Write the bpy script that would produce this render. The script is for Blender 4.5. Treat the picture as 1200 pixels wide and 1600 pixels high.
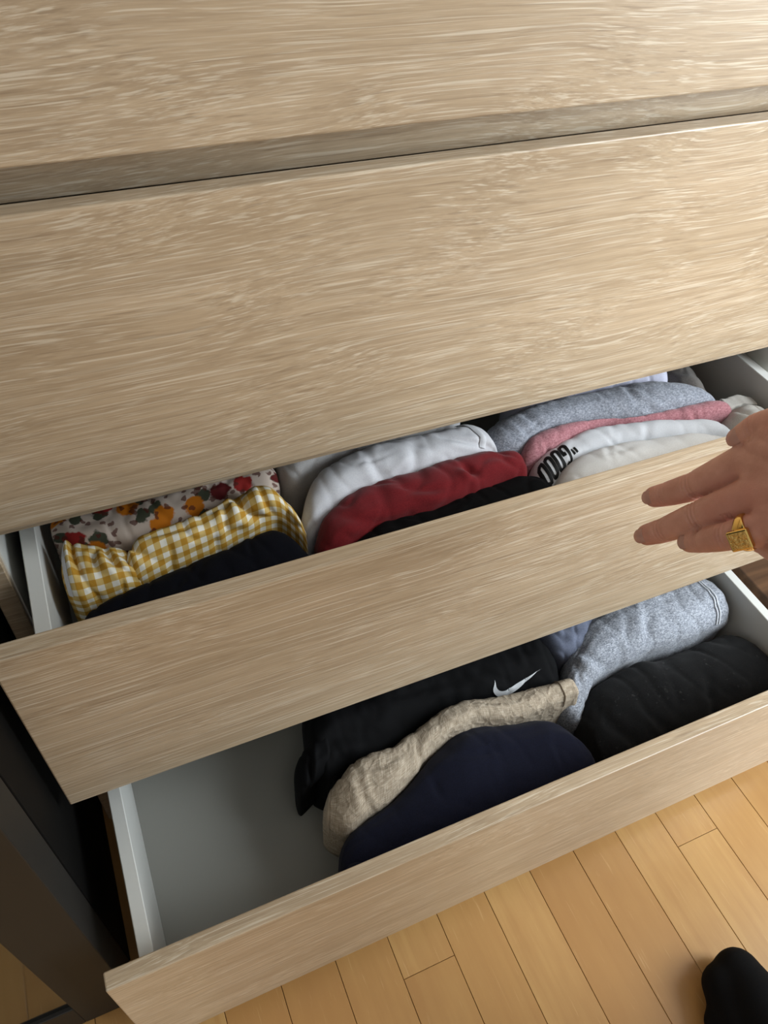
import bpy, bmesh, math, random
from mathutils import Vector, Matrix, noise

for o in list(bpy.data.objects):
    bpy.data.objects.remove(o)
scene = bpy.context.scene
col = scene.collection
R = math.radians
ZO = 0.52            # height above the floor of the lower edge of the second drawer front (model datum)

# ------------------------------------------------------------------ camera
cam_d = bpy.data.cameras.new('camera')
cam_d.sensor_fit = 'VERTICAL'
cam_d.sensor_height = 24.0
cam_d.lens = 1206.36 / 1600 * 24.0
cam_d.clip_start = 0.01
cam = bpy.data.objects.new('camera', cam_d)
cam.location = (0.1042, -0.4246, 0.93685)
cam.rotation_euler = (0.753308, -0.056806, -0.407359)
col.objects.link(cam)
scene.camera = cam

# ------------------------------------------------------------------ world, window light, exposure
world = bpy.data.worlds.new('world')
scene.world = world
world.use_nodes = True
wb = world.node_tree.nodes['Background']
wb.inputs[0].default_value = (0.80, 0.90, 1.0, 1)
wb.inputs[1].default_value = 0.6

def area(name, loc, target, sx, sy, power, color):
    d = bpy.data.lights.new(name, 'AREA')
    d.shape = 'RECTANGLE'
    d.size, d.size_y, d.energy, d.color = sx, sy, power, color
    o = bpy.data.objects.new(name, d)
    o.location = loc
    o.rotation_euler = (Vector(target) - Vector(loc)).to_track_quat('-Z', 'Y').to_euler()
    col.objects.link(o)
    return o
area('window_daylight', (1.87, -1.42, 1.45), (0.0, -1.10, 1.05), 1.75, 1.70, 128.0, (0.86, 0.94, 1.0))
area('ceiling_fill_light', (0.3, -1.25, 2.38), (0.3, -1.25, 0.0), 0.55, 0.55, 2.0, (1.0, 0.95, 0.88))  # weak ambient fill added under the ceiling, no lamp known there

vs = scene.view_settings
vs.view_transform = 'Standard'
vs.look = 'None'
vs.gamma = 1.0
vs.use_curve_mapping = False
vs.exposure = 0.16

# ------------------------------------------------------------------ helpers
def lin(r, g, b):
    f = lambda c: (c / 255 / 12.92) if c / 255 <= 0.04045 else ((c / 255 + 0.055) / 1.055) ** 2.4
    return (f(r), f(g), f(b), 1)

class NT:
    """small wrapper to write node trees compactly"""
    def __init__(self, name, rough=0.5, spec=0.5):
        self.m = bpy.data.materials.new(name)
        self.m.use_nodes = True
        self.t = self.m.node_tree
        self.b = self.t.nodes['Principled BSDF']
        self.b.inputs['Roughness'].default_value = rough
        self.b.inputs['Specular IOR Level'].default_value = spec
    def n(self, kind, **kw):
        nd = self.t.nodes.new(kind)
        for k, v in kw.items():
            if k.startswith('i_'):
                nd.inputs[k[2:].replace('_', ' ')].default_value = v
            else:
                setattr(nd, k, v)
        return nd
    def l(self, a, b):
        self.t.links.new(a, b)
    def coord(self, which='Object', scale=(1, 1, 1), off=(0, 0, 0)):
        tc = self.n('ShaderNodeTexCoord')
        mp = self.n('ShaderNodeMapping')
        mp.inputs['Scale'].default_value = scale
        mp.inputs['Location'].default_value = off
        self.l(tc.outputs[which], mp.inputs['Vector'])
        return mp.outputs['Vector']
    def noise(self, vec, scale=1.0, detail=3.0, rough=0.5, dist=0.0):
        nd = self.n('ShaderNodeTexNoise')
        nd.inputs['Scale'].default_value = scale
        nd.inputs['Detail'].default_value = detail
        nd.inputs['Roughness'].default_value = rough
        nd.inputs['Distortion'].default_value = dist
        self.l(vec, nd.inputs['Vector'])
        return nd.outputs['Fac']
    def ramp(self, fac, stops, interp='LINEAR'):
        nd = self.n('ShaderNodeValToRGB')
        cr = nd.color_ramp
        cr.interpolation = interp
        while len(cr.elements) < len(stops):
            cr.elements.new(0.5)
        for e, (p, c) in zip(cr.elements, stops):
            e.position = p
            e.color = c if not isinstance(c, (int, float)) else (c, c, c, 1)
        self.l(fac, nd.inputs['Fac'])
        return nd.outputs['Color']
    def mix(self, fac, a, b, mode='MIX'):
        nd = self.n('ShaderNodeMix', data_type='RGBA', blend_type=mode)
        for sock, v in ((nd.inputs[0], fac), (nd.inputs[6], a), (nd.inputs[7], b)):
            if hasattr(v, 'default_value'):
                self.l(v, sock)
            else:
                sock.default_value = v
        return nd.outputs[2]
    def math(self, op, a, b=0.0):
        nd = self.n('ShaderNodeMath', operation=op)
        for sock, v in ((nd.inputs[0], a), (nd.inputs[1], b)):
            if hasattr(v, 'default_value'):
                self.l(v, sock)
            else:
                sock.default_value = v
        return nd.outputs[0]
    def color(self, c):
        if hasattr(c, 'default_value'):
            self.l(c, self.b.inputs['Base Color'])
        else:
            self.b.inputs['Base Color'].default_value = c
    def bump(self, h, strength=0.3, dist=0.001):
        nd = self.n('ShaderNodeBump')
        nd.inputs['Strength'].default_value = strength
        nd.inputs['Distance'].default_value = dist
        self.l(h, nd.inputs['Height'])
        self.l(nd.outputs['Normal'], self.b.inputs['Normal'])

def link(name, me, mat=None, parent=None, smooth=False):
    o = bpy.data.objects.new(name, me)
    col.objects.link(o)
    if mat:
        me.materials.append(mat)
    if smooth:
        me.polygons.foreach_set('use_smooth', [True] * len(me.polygons))
    if parent:
        o.parent = parent
        o.matrix_parent_inverse = world_of(parent).inverted()
    return o

def world_of(o):
    m = Matrix.LocRotScale(o.location, o.rotation_euler, o.scale)
    if o.parent:
        m = world_of(o.parent) @ o.matrix_parent_inverse @ m
    return m

def empty(name, loc):
    o = bpy.data.objects.new(name, None)
    o.location = loc
    o.empty_display_size = 0.05
    col.objects.link(o)
    return o

def tag(o, label=None, cat=None, group=None, kind=None):
    if label: o['label'] = label
    if cat: o['category'] = cat
    if group: o['group'] = group
    if kind: o['kind'] = kind
    return o

def box_bm(bm, a, b, bevel=0.0, seg=2):
    x0, y0, z0 = a
    x1, y1, z1 = b
    vs_ = [bm.verts.new(c) for c in ((x0,y0,z0),(x1,y0,z0),(x1,y1,z0),(x0,y1,z0),(x0,y0,z1),(x1,y0,z1),(x1,y1,z1),(x0,y1,z1))]
    fs = [bm.faces.new([vs_[i] for i in f]) for f in ((0,3,2,1),(4,5,6,7),(0,1,5,4),(1,2,6,5),(2,3,7,6),(3,0,4,7))]
    if bevel:
        es = list({e for f in fs for e in f.edges})
        bmesh.ops.bevel(bm, geom=es, offset=bevel, segments=seg, affect='EDGES', profile=0.5)

def box(name, a, b, mat, parent=None, bevel=0.0, seg=2):
    bm = bmesh.new()
    box_bm(bm, a, b, bevel, seg)
    me = bpy.data.meshes.new(name)
    bm.to_mesh(me)
    bm.free()
    return link(name, me, mat, parent)

def bm_obj(name, bm, mat, parent=None, smooth=False):
    me = bpy.data.meshes.new(name)
    bm.normal_update()
    bm.to_mesh(me)
    bm.free()
    return link(name, me, mat, parent, smooth)

# ------------------------------------------------------------------ materials
def wood_laminate():
    t = NT('oak_laminate', 0.36, 0.6)
    tc = t.n('ShaderNodeTexCoord')
    oi = t.n('ShaderNodeObjectInfo')
    base = tc.outputs['Object']
    # slow warp of the grain lines, as in flat-sawn veneer
    wsc = t.n('ShaderNodeMapping'); wsc.inputs['Scale'].default_value = (2.2, 4, 6)
    t.l(base, wsc.inputs['Vector'])
    warp = t.noise(wsc.outputs['Vector'], 1.0, 2.5, 0.45)
    wv = t.math('MULTIPLY', t.math('SUBTRACT', warp, 0.5), 0.055)
    comb = t.n('ShaderNodeCombineXYZ')
    t.l(t.math('MULTIPLY', oi.outputs['Random'], 7.0), comb.inputs['X'])
    t.l(wv, comb.inputs['Y'])
    t.l(wv, comb.inputs['Z'])
    add = t.n('ShaderNodeVectorMath', operation='ADD')
    t.l(base, add.inputs[0]); t.l(comb.outputs[0], add.inputs[1])
    def layer(sc, detail, rough, off=(0, 0, 0)):
        m = t.n('ShaderNodeMapping'); m.inputs['Scale'].default_value = sc
        m.inputs['Location'].default_value = off
        t.l(add.outputs[0], m.inputs['Vector'])
        return t.noise(m.outputs['Vector'], 1.0, detail, rough)
    broad = layer((2.0, 26, 26), 3, 0.55)
    mid = layer((4, 240, 240), 3, 0.6, (3, 1, 2))
    line = layer((4.5, 640, 640), 2, 0.5, (9, 4, 1))
    fleck = layer((26, 850, 850), 3, 0.6, (4, 2, 7))
    fibre = layer((40, 1300, 1300), 2, 0.6, (1, 7, 5))
    patch = layer((4, 30, 30), 2, 0.5, (5, 5, 9))
    c0 = t.ramp(broad, [(0.30, lin(177, 155, 126)), (0.70, lin(196, 174, 145))])
    c1 = t.mix(t.ramp(mid, [(0.40, 0.0), (0.64, 0.6)]), c0, lin(161, 139, 112))
    pm = t.ramp(patch, [(0.38, 0.15), (0.62, 0.75)])
    lines = t.ramp(line, [(0.56, 0.0), (0.66, 0.85)])
    flecks = t.math('MULTIPLY', t.ramp(fleck, [(0.52, 0.0), (0.66, 0.8)]), pm)
    pores = t.math('MAXIMUM', t.math('MULTIPLY', lines, 0.75), flecks)
    c2 = t.mix(pores, c1, lin(222, 209, 186))
    dark = t.ramp(layer((3.5, 600, 600), 2, 0.5, (2, 8, 3)), [(0.60, 0.0), (0.72, 0.45)])
    c3 = t.mix(dark, c2, lin(128, 107, 84))
    c4 = t.mix(t.ramp(fibre, [(0.35, 0.22), (0.6, 0.0)]), c3, lin(140, 119, 94))
    t.color(c4)
    t.bump(t.math('SUBTRACT', pores, t.math('MULTIPLY', fibre, 0.4)), 0.10, 0.0004)
    return t.m

def plain(name, c, rough=0.5, spec=0.5, bump=None):
    t = NT(name, rough, spec)
    t.color(c)
    if bump:
        t.bump(t.noise(t.coord(), bump[0], 4, 0.6), bump[1], bump[2])
    return t.m

WOOD = wood_laminate()
WHITE = plain('white_melamine', lin(214, 214, 208), 0.42, 0.4, (900, 0.04, 0.0003))
FOIL = plain('grey_white_drawer_bottom', lin(150, 149, 142), 0.45, 0.35, (700, 0.05, 0.0003))

def dark_wood(name, c, rough):
    t = NT(name, rough, 0.5)
    n = t.noise(t.coord('Object', (60, 60, 3)), 1, 3, 0.6)
    t.color(t.mix(n, c, tuple(0.55 * v for v in c[:3]) + (1,)))
    t.bump(n, 0.1, 0.0004)
    return t.m
BLACKBROWN = dark_wood('black_brown_veneer', lin(24, 20, 14), 0.6)
SHADEDSIDE = plain('shaded_wardrobe_side', lin(8, 7, 6), 0.7, 0.12)  # darker copy of the door's veneer, the side's shade put into its colour
PLUG = plain('grey_metal_runner', lin(120, 118, 112), 0.35, 0.5)

def plank_mat():
    t = NT('maple_plank', 0.32, 0.45)
    tc = t.n('ShaderNodeTexCoord')
    oi = t.n('ShaderNodeObjectInfo')
    comb = t.n('ShaderNodeCombineXYZ')
    for k in 'XYZ':
        t.l(t.math('MULTIPLY', oi.outputs['Random'], 13.0 if k != 'Y' else 29.0), comb.inputs[k])
    add = t.n('ShaderNodeVectorMath', operation='ADD')
    t.l(tc.outputs['Object'], add.inputs[0]); t.l(comb.outputs[0], add.inputs[1])
    def layer(sc, d, r):
        m = t.n('ShaderNodeMapping'); m.inputs['Scale'].default_value = sc
        t.l(add.outputs[0], m.inputs['Vector'])
        return t.noise(m.outputs['Vector'], 1, d, r)
    tone = t.ramp(oi.outputs['Random'], [(0.0, lin(168, 122, 70)), (0.35, lin(180, 137, 82)), (0.7, lin(192, 151, 94)), (1.0, lin(174, 129, 75))])
    g = t.ramp(layer((90, 5, 90), 4, 0.6), [(0.35, 0.0), (0.75, 0.6)])
    c = t.mix(g, tone, lin(166, 120, 70))
    c = t.mix(t.ramp(layer((16, 9, 16), 3, 0.6), [(0.45, 0.0), (0.75, 0.45)]), c, lin(160, 114, 66))
    fl = t.ramp(layer((420, 26, 420), 2, 0.5), [(0.66, 0.0), (0.76, 0.35)])
    c = t.mix(fl, c, lin(212, 176, 124))
    t.color(c)
    t.bump(layer((300, 12, 300), 2, 0.5), 0.05, 0.0003)
    return t.m
PLANK = plank_mat()
JOINT = plain('dark_floor_joint', lin(92, 60, 30), 0.7, 0.2)
WALL = plain('off_white_wall_paint', lin(176, 174, 170), 0.85, 0.2, (60, 0.05, 0.001))

# ------------------------------------------------------------------ setting: room
RX0, RX1, RY0, RY1, RZ1 = -1.35, 1.90, -3.2, 0.53, 2.45
PW = 0.0608          # plank width
floor = tag(box('floor', (RX0, RY0, -0.03), (RX1, RY1, -0.0025), JOINT), kind='structure')
tag(box('wall_back', (RX0, RY1, 0), (RX1, RY1 + 0.1, RZ1), WALL), kind='structure')
tag(box('wall_left', (RX0 - 0.1, RY0, 0), (RX0, RY1 + 0.1, RZ1), WALL), kind='structure')
tag(box('wall_front', (RX0 - 0.1, RY0 - 0.1, 0), (RX1 + 0.1, RY0, RZ1), WALL), kind='structure')
tag(box('ceiling', (RX0 - 0.1, RY0 - 0.1, RZ1), (RX1 + 0.1, RY1 + 0.1, RZ1 + 0.08), WALL), kind='structure')
bm = bmesh.new()
WY0, WY1, WZ0, WZ1 = -2.34, -0.50, 0.55, 2.34
for a, b in (((RX1, RY0, 0), (RX1 + 0.1, WY0, RZ1)), ((RX1, WY1, 0), (RX1 + 0.1, RY1 + 0.1, RZ1)),
             ((RX1, WY0, 0), (RX1 + 0.1, WY1, WZ0)), ((RX1, WY0, WZ1), (RX1 + 0.1, WY1, RZ1))):
    box_bm(bm, a, b)
tag(bm_obj('wall_right', bm, WALL), kind='structure')
WFR = plain('white_window_paint', lin(225, 225, 220), 0.4)
bm = bmesh.new()
for a, b in (((RX1 + 0.02, WY0, WZ0), (RX1 + 0.08, WY0 + 0.05, WZ1)), ((RX1 + 0.02, WY1 - 0.05, WZ0), (RX1 + 0.08, WY1, WZ1)),
             ((RX1 + 0.02, WY0, WZ0), (RX1 + 0.08, WY1, WZ0 + 0.05)), ((RX1 + 0.02, WY0, WZ1 - 0.05), (RX1 + 0.08, WY1, WZ1)),
             ((RX1 + 0.03, (WY0 + WY1) / 2 - 0.03, WZ0), (RX1 + 0.07, (WY0 + WY1) / 2 + 0.03, WZ1))):
    box_bm(bm, a, b, 0.004)
tag(bm_obj('window_1', bm, WFR), kind='structure')

# floor planks: strips run towards the dresser, each plank a piece of the floor
rng = random.Random(11)
X_SEAM = 0.1296
k0 = math.floor((RX0 - X_SEAM) / PW) + 1
joints = {8: [-0.2715, 0.45], 2: [-0.2713, 0.42], 7: [-0.394, 0.33]}      # end joints the photograph shows
plank_cache = {}
def plank(x, y0, y1):
    L = round(y1 - y0, 4)
    if L not in plank_cache:
        bm = bmesh.new()
        g = 0.0003
        box_bm(bm, (g, g * 0.8, -0.012), (PW - g, L - g * 0.8, 0.0), 0)
        top = [e for e in bm.edges if all(v.co.z > -0.001 for v in e.verts)]
        bmesh.ops.bevel(bm, geom=top, offset=0.0004, segments=1, affect='EDGES')
        me = bpy.data.meshes.new('plank')
        bm.to_mesh(me); bm.free()
        me.materials.append(PLANK)
        plank_cache[L] = me
    o = bpy.data.objects.new('plank', plank_cache[L])
    o.location = (x, y0, 0)
    col.objects.link(o)
    o.parent = floor
    return o
for k in range(-17, 31):
    x = X_SEAM + k * PW
    if x < RX0 or x + PW > RX1: continue
    js = joints.get(k)
    if js is None:
        y = -0.05 - rng.uniform(0.0, 0.9)
        while -0.62 < y < -0.24 and 0 <= k <= 9: y = -0.05 - rng.uniform(0.0, 0.9)
        js = [y, y + 0.84]
    ys = sorted([y for y in js if y < RY1 - 0.02] + [js[0] - 0.84, js[0] - 1.68, js[0] - 2.52])
    ys = [max(RY0, y) for y in ys if y > RY0 - 0.8] + [RY1]
    for a, b in zip(ys[:-1], ys[1:]):
        if b - a > 0.03: plank(x, a, b)
# the planks further off, under the wardrobe and beyond the frame, stay one piece
bm = bmesh.new()
for k in list(range(-25, -17)) + list(range(31, 40)):
    x = X_SEAM + k * PW
    if x < RX0 or x + PW > RX1: continue
    y = RY0
    while y < RY1 - 0.01:
        e = min(RY1, y + rng.uniform(0.5, 0.9))
        box_bm(bm, (x + 0.0005, y + 0.0005, -0.012), (x + PW - 0.0005, e - 0.0005, 0))
        y = e
far = bm_obj('plank_field', bm, PLANK, floor)
far['kind'] = 'stuff'

# ------------------------------------------------------------------ dresser
W, H, G, T = 0.80, 0.2203, 0.0234, 0.0144
XB, TB, HB = 0.0232, 0.0119, 0.0377
E3, E4 = 0.0900, 0.2337
D = 0.46
ztop = [ZO + 2 * H + G, ZO + H, ZO - G, ZO - 2 * G - H]          # top edge of each front, topmost drawer first
ext = [0.0, 0.0, E3, E4]
dresser = tag(empty('dresser', (W / 2, D / 2, 0)), 'pale oak laminate chest of drawers with its two lower drawers pulled open', 'dresser')
ZT = ztop[0] + 0.012
for s, (x0, x1) in enumerate(((-0.0042, 0.0106), (W - 0.0106, W + 0.0042))):
    o = box('side_panel', (x0, T + 0.001, 0.0), (x1, D, ZT), WOOD, dresser, 0.0008, 1)
    xi = x1 if s == 0 else x0
    # white lining of the cabinet side
    box('side_lining', (min(xi, xi + (0.0012 if s == 0 else -0.0012)), T + 0.008, 0.06), (max(xi, xi + (0.0012 if s == 0 else -0.0012)), D - 0.01, ZT - 0.03), WHITE, dresser)
box('top_panel', (-0.006, -0.002, ZT), (W + 0.006, D, ZT + 0.022), WOOD, dresser, 0.001)
box('back_panel', (0.0106, D - 0.006, 0.03), (W - 0.0106, D - 0.001, ZT), WHITE, dresser)
for zt in ztop:
    zb = zt
    box('rail', (0.0106, T + 0.0125, zb - 0.0060), (W - 0.0106, T + 0.030, zb + G + 0.018), WOOD, dresser, 0.0008, 1)
box('plinth', (0.0106, T + 0.02, 0.0), (W - 0.0106, T + 0.038, 0.055), WOOD, dresser, 0.0008, 1)
drawers = []
for zt, e in zip(ztop, ext):
    y0 = -e
    zb = zt - HB                    # rim of the box
    zf = zb - 0.128                 # inside bottom
    yb = y0 + 0.41
    dr = box('drawer', (XB + TB - 0.004, y0 + T, zf - 0.004), (W - XB - TB + 0.004, yb, zf), FOIL, dresser)
    drawers.append(dr)
    box('drawer_front', (0.0, y0, zt - H), (W, y0 + T, zt), WOOD, dr, 0.0012, 2)
    for x0 in (XB, W - XB - TB):
        box('drawer_side', (x0, y0 + T + 0.0003, zf - 0.012), (x0 + TB, yb, zb), WHITE, dr, 0.0007, 1)
    box('drawer_back', (XB + TB, yb - 0.012, zf), (W - XB - TB, yb, zb), WHITE, dr, 0.0007, 1)
    for x0, x1 in ((0.0120, XB - 0.0004), (W - XB + 0.0004, W - 0.0120)):
        box('runner', (x0, max(y0 + 0.03, T + 0.004) , zf + 0.008), (x1, 0.40, zf + 0.034), PLUG, dr, 0.0006, 1)

# ------------------------------------------------------------------ wardrobe with a mirror door, on the left
wx1, wyf = -0.0095, -0.185
wardrobe = tag(empty('wardrobe', (-0.5, 0.15, 0)), 'black-brown wardrobe with a framed mirror door, beside the dresser', 'wardrobe')
box('wardrobe_body', (-0.95, wyf + 0.042, 0.0), (wx1, 0.52, 2.0), SHADEDSIDE, wardrobe, 0.001)
door = box('door_stile', (-0.0585, wyf, 0.012), (wx1, wyf + 0.040, 1.99), BLACKBROWN, wardrobe, 0.001)
box('door_stile', (-0.949, wyf, 0.012), (-0.90, wyf + 0.040, 1.99), BLACKBROWN, wardrobe, 0.001)
box('door_rail', (-0.90, wyf, 0.012), (-0.0585, wyf + 0.040, 0.069), BLACKBROWN, wardrobe, 0.001)
box('door_rail', (-0.90, wyf, 1.94), (-0.0585, wyf + 0.040, 1.99), BLACKBROWN, wardrobe, 0.001)
t = NT('tinted_mirror', 0.10, 0.5)
t.b.inputs['Metallic'].default_value = 1.0
t.color(lin(112, 113, 108))
box('mirror_pane', (-0.8995, wyf + 0.004, 0.0695), (-0.059, wyf + 0.012, 1.9395), t.m, wardrobe)

# ------------------------------------------------------------------ low walnut bench on the right
def walnut():
    t = NT('walnut_veneer', 0.4, 0.4)
    n = t.noise(t.coord('Object', (6, 90, 90)), 1, 4, 0.6)
    n2 = t.noise(t.coord('Object', (2.5, 22, 22)), 1, 2, 0.5)
    c = t.ramp(n, [(0.3, lin(70, 47, 30)), (0.7, lin(112, 80, 54))])
    t.color(t.mix(t.ramp(n2, [(0.4, 0.0), (0.65, 0.6)]), c, lin(58, 38, 24)))
    return t.m
WALNUT = walnut()
bench = tag(empty('low_bench', (1.05, 0.1, 0)), 'low walnut brown bench standing to the right of the lowest drawer', 'bench')
box('top_board', (0.809, -0.20, 0.172), (1.29, 0.42, 0.194), WALNUT, bench, 0.0015)
box('end_panel', (0.812, -0.19, 0.0), (0.832, 0.41, 0.1715), WALNUT, bench, 0.001)
box('end_panel', (1.265, -0.19, 0.0), (1.285, 0.41, 0.1715), WALNUT, bench, 0.001)
box('front_board', (0.8325, -0.185, 0.02), (1.2645, -0.167, 0.1715), WALNUT, bench, 0.001)

# ------------------------------------------------------------------ fabrics
def fabric(name, c1, c2=None, scale=900, rough=0.9, weave=0.25, blotch=0.0, sheen=0.15, speck=None):
    t = NT(name, rough, 0.15)
    v = t.coord('Object')
    c = c1
    if c2:
        c = t.mix(t.ramp(t.noise(v, scale, 2, 0.6), [(0.35, 0.0), (0.65, 1.0)]), c1, c2)
    if blotch:
        c = t.mix(t.math('MULTIPLY', t.noise(v, 22, 3, 0.55), blotch), c, tuple(0.55 * x for x in c1[:3]) + (1,))
    if speck:
        m = t.ramp(t.noise(t.coord('Object', (1, 1, 1), (3, 1, 2)), 160, 4, 0.7), [(0.60, 0.0), (0.78, 1.0)])
        m2 = t.ramp(t.noise(v, 30, 3, 0.6), [(0.45, 0.0), (0.70, 1.0)])
        c = t.mix(t.math('MULTIPLY', m, t.math('MULTIPLY', m2, 0.45)), c, speck)
    t.color(c)
    t.b.inputs['Sheen Weight'].default_value = sheen
    t.b.inputs['Sheen Roughness'].default_value = 0.6
    t.bump(t.noise(v, 1400, 2, 0.5), weave, 0.0005)
    return t.m

def heather(name, dark, mid, light):
    t = NT(name, 0.95, 0.1)
    v = t.coord('Object', (1.0, 1.0, 1.0))
    a = t.noise(v, 480, 4, 0.75)
    b = t.noise(t.coord('Object', (260, 900, 900)), 1, 3, 0.7)
    f = t.math('ADD', t.math('MULTIPLY', a, 0.6), t.math('MULTIPLY', b, 0.4))
    t.color(t.ramp(f, [(0.36, dark), (0.50, mid), (0.64, light)]))
    t.b.inputs['Sheen Weight'].default_value = 0.2
    t.bump(f, 0.35, 0.0008)
    return t.m

def linen():
    t = NT('crumpled_linen', 0.92, 0.1)
    uv = t.n('ShaderNodeUVMap')
    def thread(sc):
        m = t.n('ShaderNodeMapping'); m.inputs['Scale'].default_value = sc
        t.l(uv.outputs['UV'], m.inputs['Vector'])
        return t.noise(m.outputs['Vector'], 1, 2, 0.5)
    f = t.math('MULTIPLY', t.math('ADD', thread((120, 1500, 1)), thread((1500, 120, 1))), 0.5)
    big = t.noise(t.coord('Object'), 40, 3, 0.6)
    c = t.ramp(f, [(0.38, lin(150, 136, 116)), (0.52, lin(182, 168, 148)), (0.64, lin(212, 200, 180))])
    t.color(t.mix(t.math('MULTIPLY', big, 0.25), c, lin(150, 128, 108)))
    cr = t.n('ShaderNodeTexVoronoi', feature='DISTANCE_TO_EDGE'); cr.inputs['Scale'].default_value = 95
    t.l(t.coord('Object'), cr.inputs['Vector'])
    t.bump(t.math('ADD', t.math('MULTIPLY', f, 0.5), t.ramp(cr.outputs['Distance'], [(0.0, 1.0), (0.25, 0.0)])), 0.45, 0.0012)
    return t.m

def gingham():
    t = NT('yellow_gingham_cotton', 0.75, 0.25)
    uv = t.n('ShaderNodeUVMap')
    sep = t.n('ShaderNodeSeparateXYZ')
    t.l(uv.outputs['UV'], sep.inputs[0])
    def band(s):
        f = t.math('FRACT', t.math('MULTIPLY', s, 1 / 0.0108))
        return t.math('LESS_THAN', f, 0.5)
    s = t.math('MULTIPLY', t.math('ADD', band(sep.outputs['X']), band(sep.outputs['Y'])), 0.5)
    c = t.ramp(s, [(0.0, lin(232, 228, 214)), (0.5, lin(206, 176, 108)), (1.0, lin(184, 136, 44))], 'LINEAR')
    t.color(c)
    t.bump(t.noise(t.coord('Object'), 1500, 2, 0.5), 0.2, 0.0004)
    return t.m

def floral():
    t = NT('floral_print_cotton', 0.8, 0.2)
    uv = t.n('ShaderNodeUVMap')
    def vor(scale, off, rnd=1.0):
        m = t.n('ShaderNodeMapping'); m.inputs['Location'].default_value = off
        t.l(uv.outputs['UV'], m.inputs['Vector'])
        wob = t.n('ShaderNodeTexNoise'); wob.inputs['Scale'].default_value = 130; wob.inputs['Detail'].default_value = 2
        t.l(m.outputs['Vector'], wob.inputs['Vector'])
        a = t.n('ShaderNodeVectorMath', operation='SCALE'); a.inputs['Scale'].default_value = 0.010
        t.l(wob.outputs['Color'], a.inputs[0])
        ad = t.n('ShaderNodeVectorMath', operation='ADD')
        t.l(m.outputs['Vector'], ad.inputs[0]); t.l(a.outputs[0], ad.inputs[1])
        nd = t.n('ShaderNodeTexVoronoi', voronoi_dimensions='2D')
        nd.inputs['Scale'].default_value = scale
        nd.inputs['Randomness'].default_value = rnd
        t.l(ad.outputs[0], nd.inputs['Vector'])
        return nd.outputs['Distance'], nd.outputs['Color']
    c = lin(206, 190, 176)
    d, cc = vor(44, (0.3, 0.1, 0))
    c = t.mix(t.ramp(d, [(0.25, 1.0), (0.30, 0.0)]), c, lin(74, 78, 62))
    d, cc = vor(34, (0.7, 0.4, 0))
    sp = t.n('ShaderNodeSeparateColor'); t.l(cc, sp.inputs[0])
    petals = t.ramp(sp.outputs[0], [(0.0, lin(206, 120, 24)), (0.4, lin(214, 136, 40)), (0.45, lin(150, 40, 36)), (0.75, lin(190, 84, 80)), (0.8, lin(96, 30, 30))], 'CONSTANT')
    c = t.mix(t.ramp(d, [(0.27, 1.0), (0.33, 0.0)]), c, petals)
    d, cc = vor(90, (0.1, 0.9, 0))
    c = t.mix(t.ramp(d, [(0.20, 0.8), (0.25, 0.0)]), c, lin(92, 44, 36))
    t.color(c)
    return t.m

F = dict(
    gingham=gingham(), floral=floral(),
    navy=fabric('navy_cotton', lin(9, 11, 20), lin(6, 7, 14), sheen=0.0),
    navy2=fabric('navy_jersey', lin(18, 21, 40), lin(12, 14, 29), sheen=0.04),
    black=fabric('black_cotton', lin(10, 10, 11), lin(7, 7, 8), sheen=0.0),
    black_sport=fabric('black_polyester', lin(7, 7, 8), rough=0.85, weave=0.1, sheen=0.0),
    fleece=fabric('black_fleece', lin(18, 18, 18), lin(10, 10, 11), 600, 1.0, 0.5, 0, 0.06, lin(120, 120, 116)),
    red=fabric('dark_red_cotton', lin(124, 28, 32), lin(106, 20, 26), sheen=0.1, blotch=0.35),
    white=fabric('white_cotton', lin(208, 208, 210), lin(197, 197, 201), weave=0.15),
    white2=fabric('crisp_white_cotton', lin(212, 213, 215), lin(204, 205, 208), weave=0.12),
    ivory=fabric('ivory_cotton', lin(234, 233, 230), lin(224, 223, 220), weave=0.18),
    palegrey=fabric('pale_grey_cotton', lin(190, 188, 186), lin(176, 174, 174)),
    lilac=fabric('pale_lilac_cotton', lin(206, 206, 222), lin(196, 196, 212)),
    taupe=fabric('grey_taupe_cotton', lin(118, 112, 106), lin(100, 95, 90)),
    stone=fabric('stone_grey_cotton', lin(196, 192, 184), lin(184, 180, 172)),
    slate=fabric('slate_grey_cotton', lin(112, 118, 136), lin(98, 104, 122)),
    beige=fabric('beige_linen', lin(186, 172, 152), lin(164, 150, 130), 500, 0.9, 0.5, 0.25),
    linen=linen(),
    heather=heather('heather_grey_jersey', lin(104, 108, 116), lin(142, 146, 155), lin(184, 188, 197)),
    heather2=heather('heather_grey_fleece', lin(92, 96, 104), lin(146, 150, 158), lin(200, 204, 212)),
    pink=heather('dusty_pink_jersey', lin(136, 88, 92), lin(172, 116, 122), lin(196, 146, 150)),
)
PRINT_BLACK = plain('black_print', lin(14, 14, 14), 0.6, 0.3)
PRINT_SILVER = plain('silver_reflective_print', lin(196, 198, 200), 0.45, 0.5)
LINEN_SEAM = plain('linen_seam', lin(112, 98, 82), 0.9, 0.1)
STITCH = plain('grey_seam_thread', lin(222, 225, 230), 0.9, 0.1)

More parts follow.
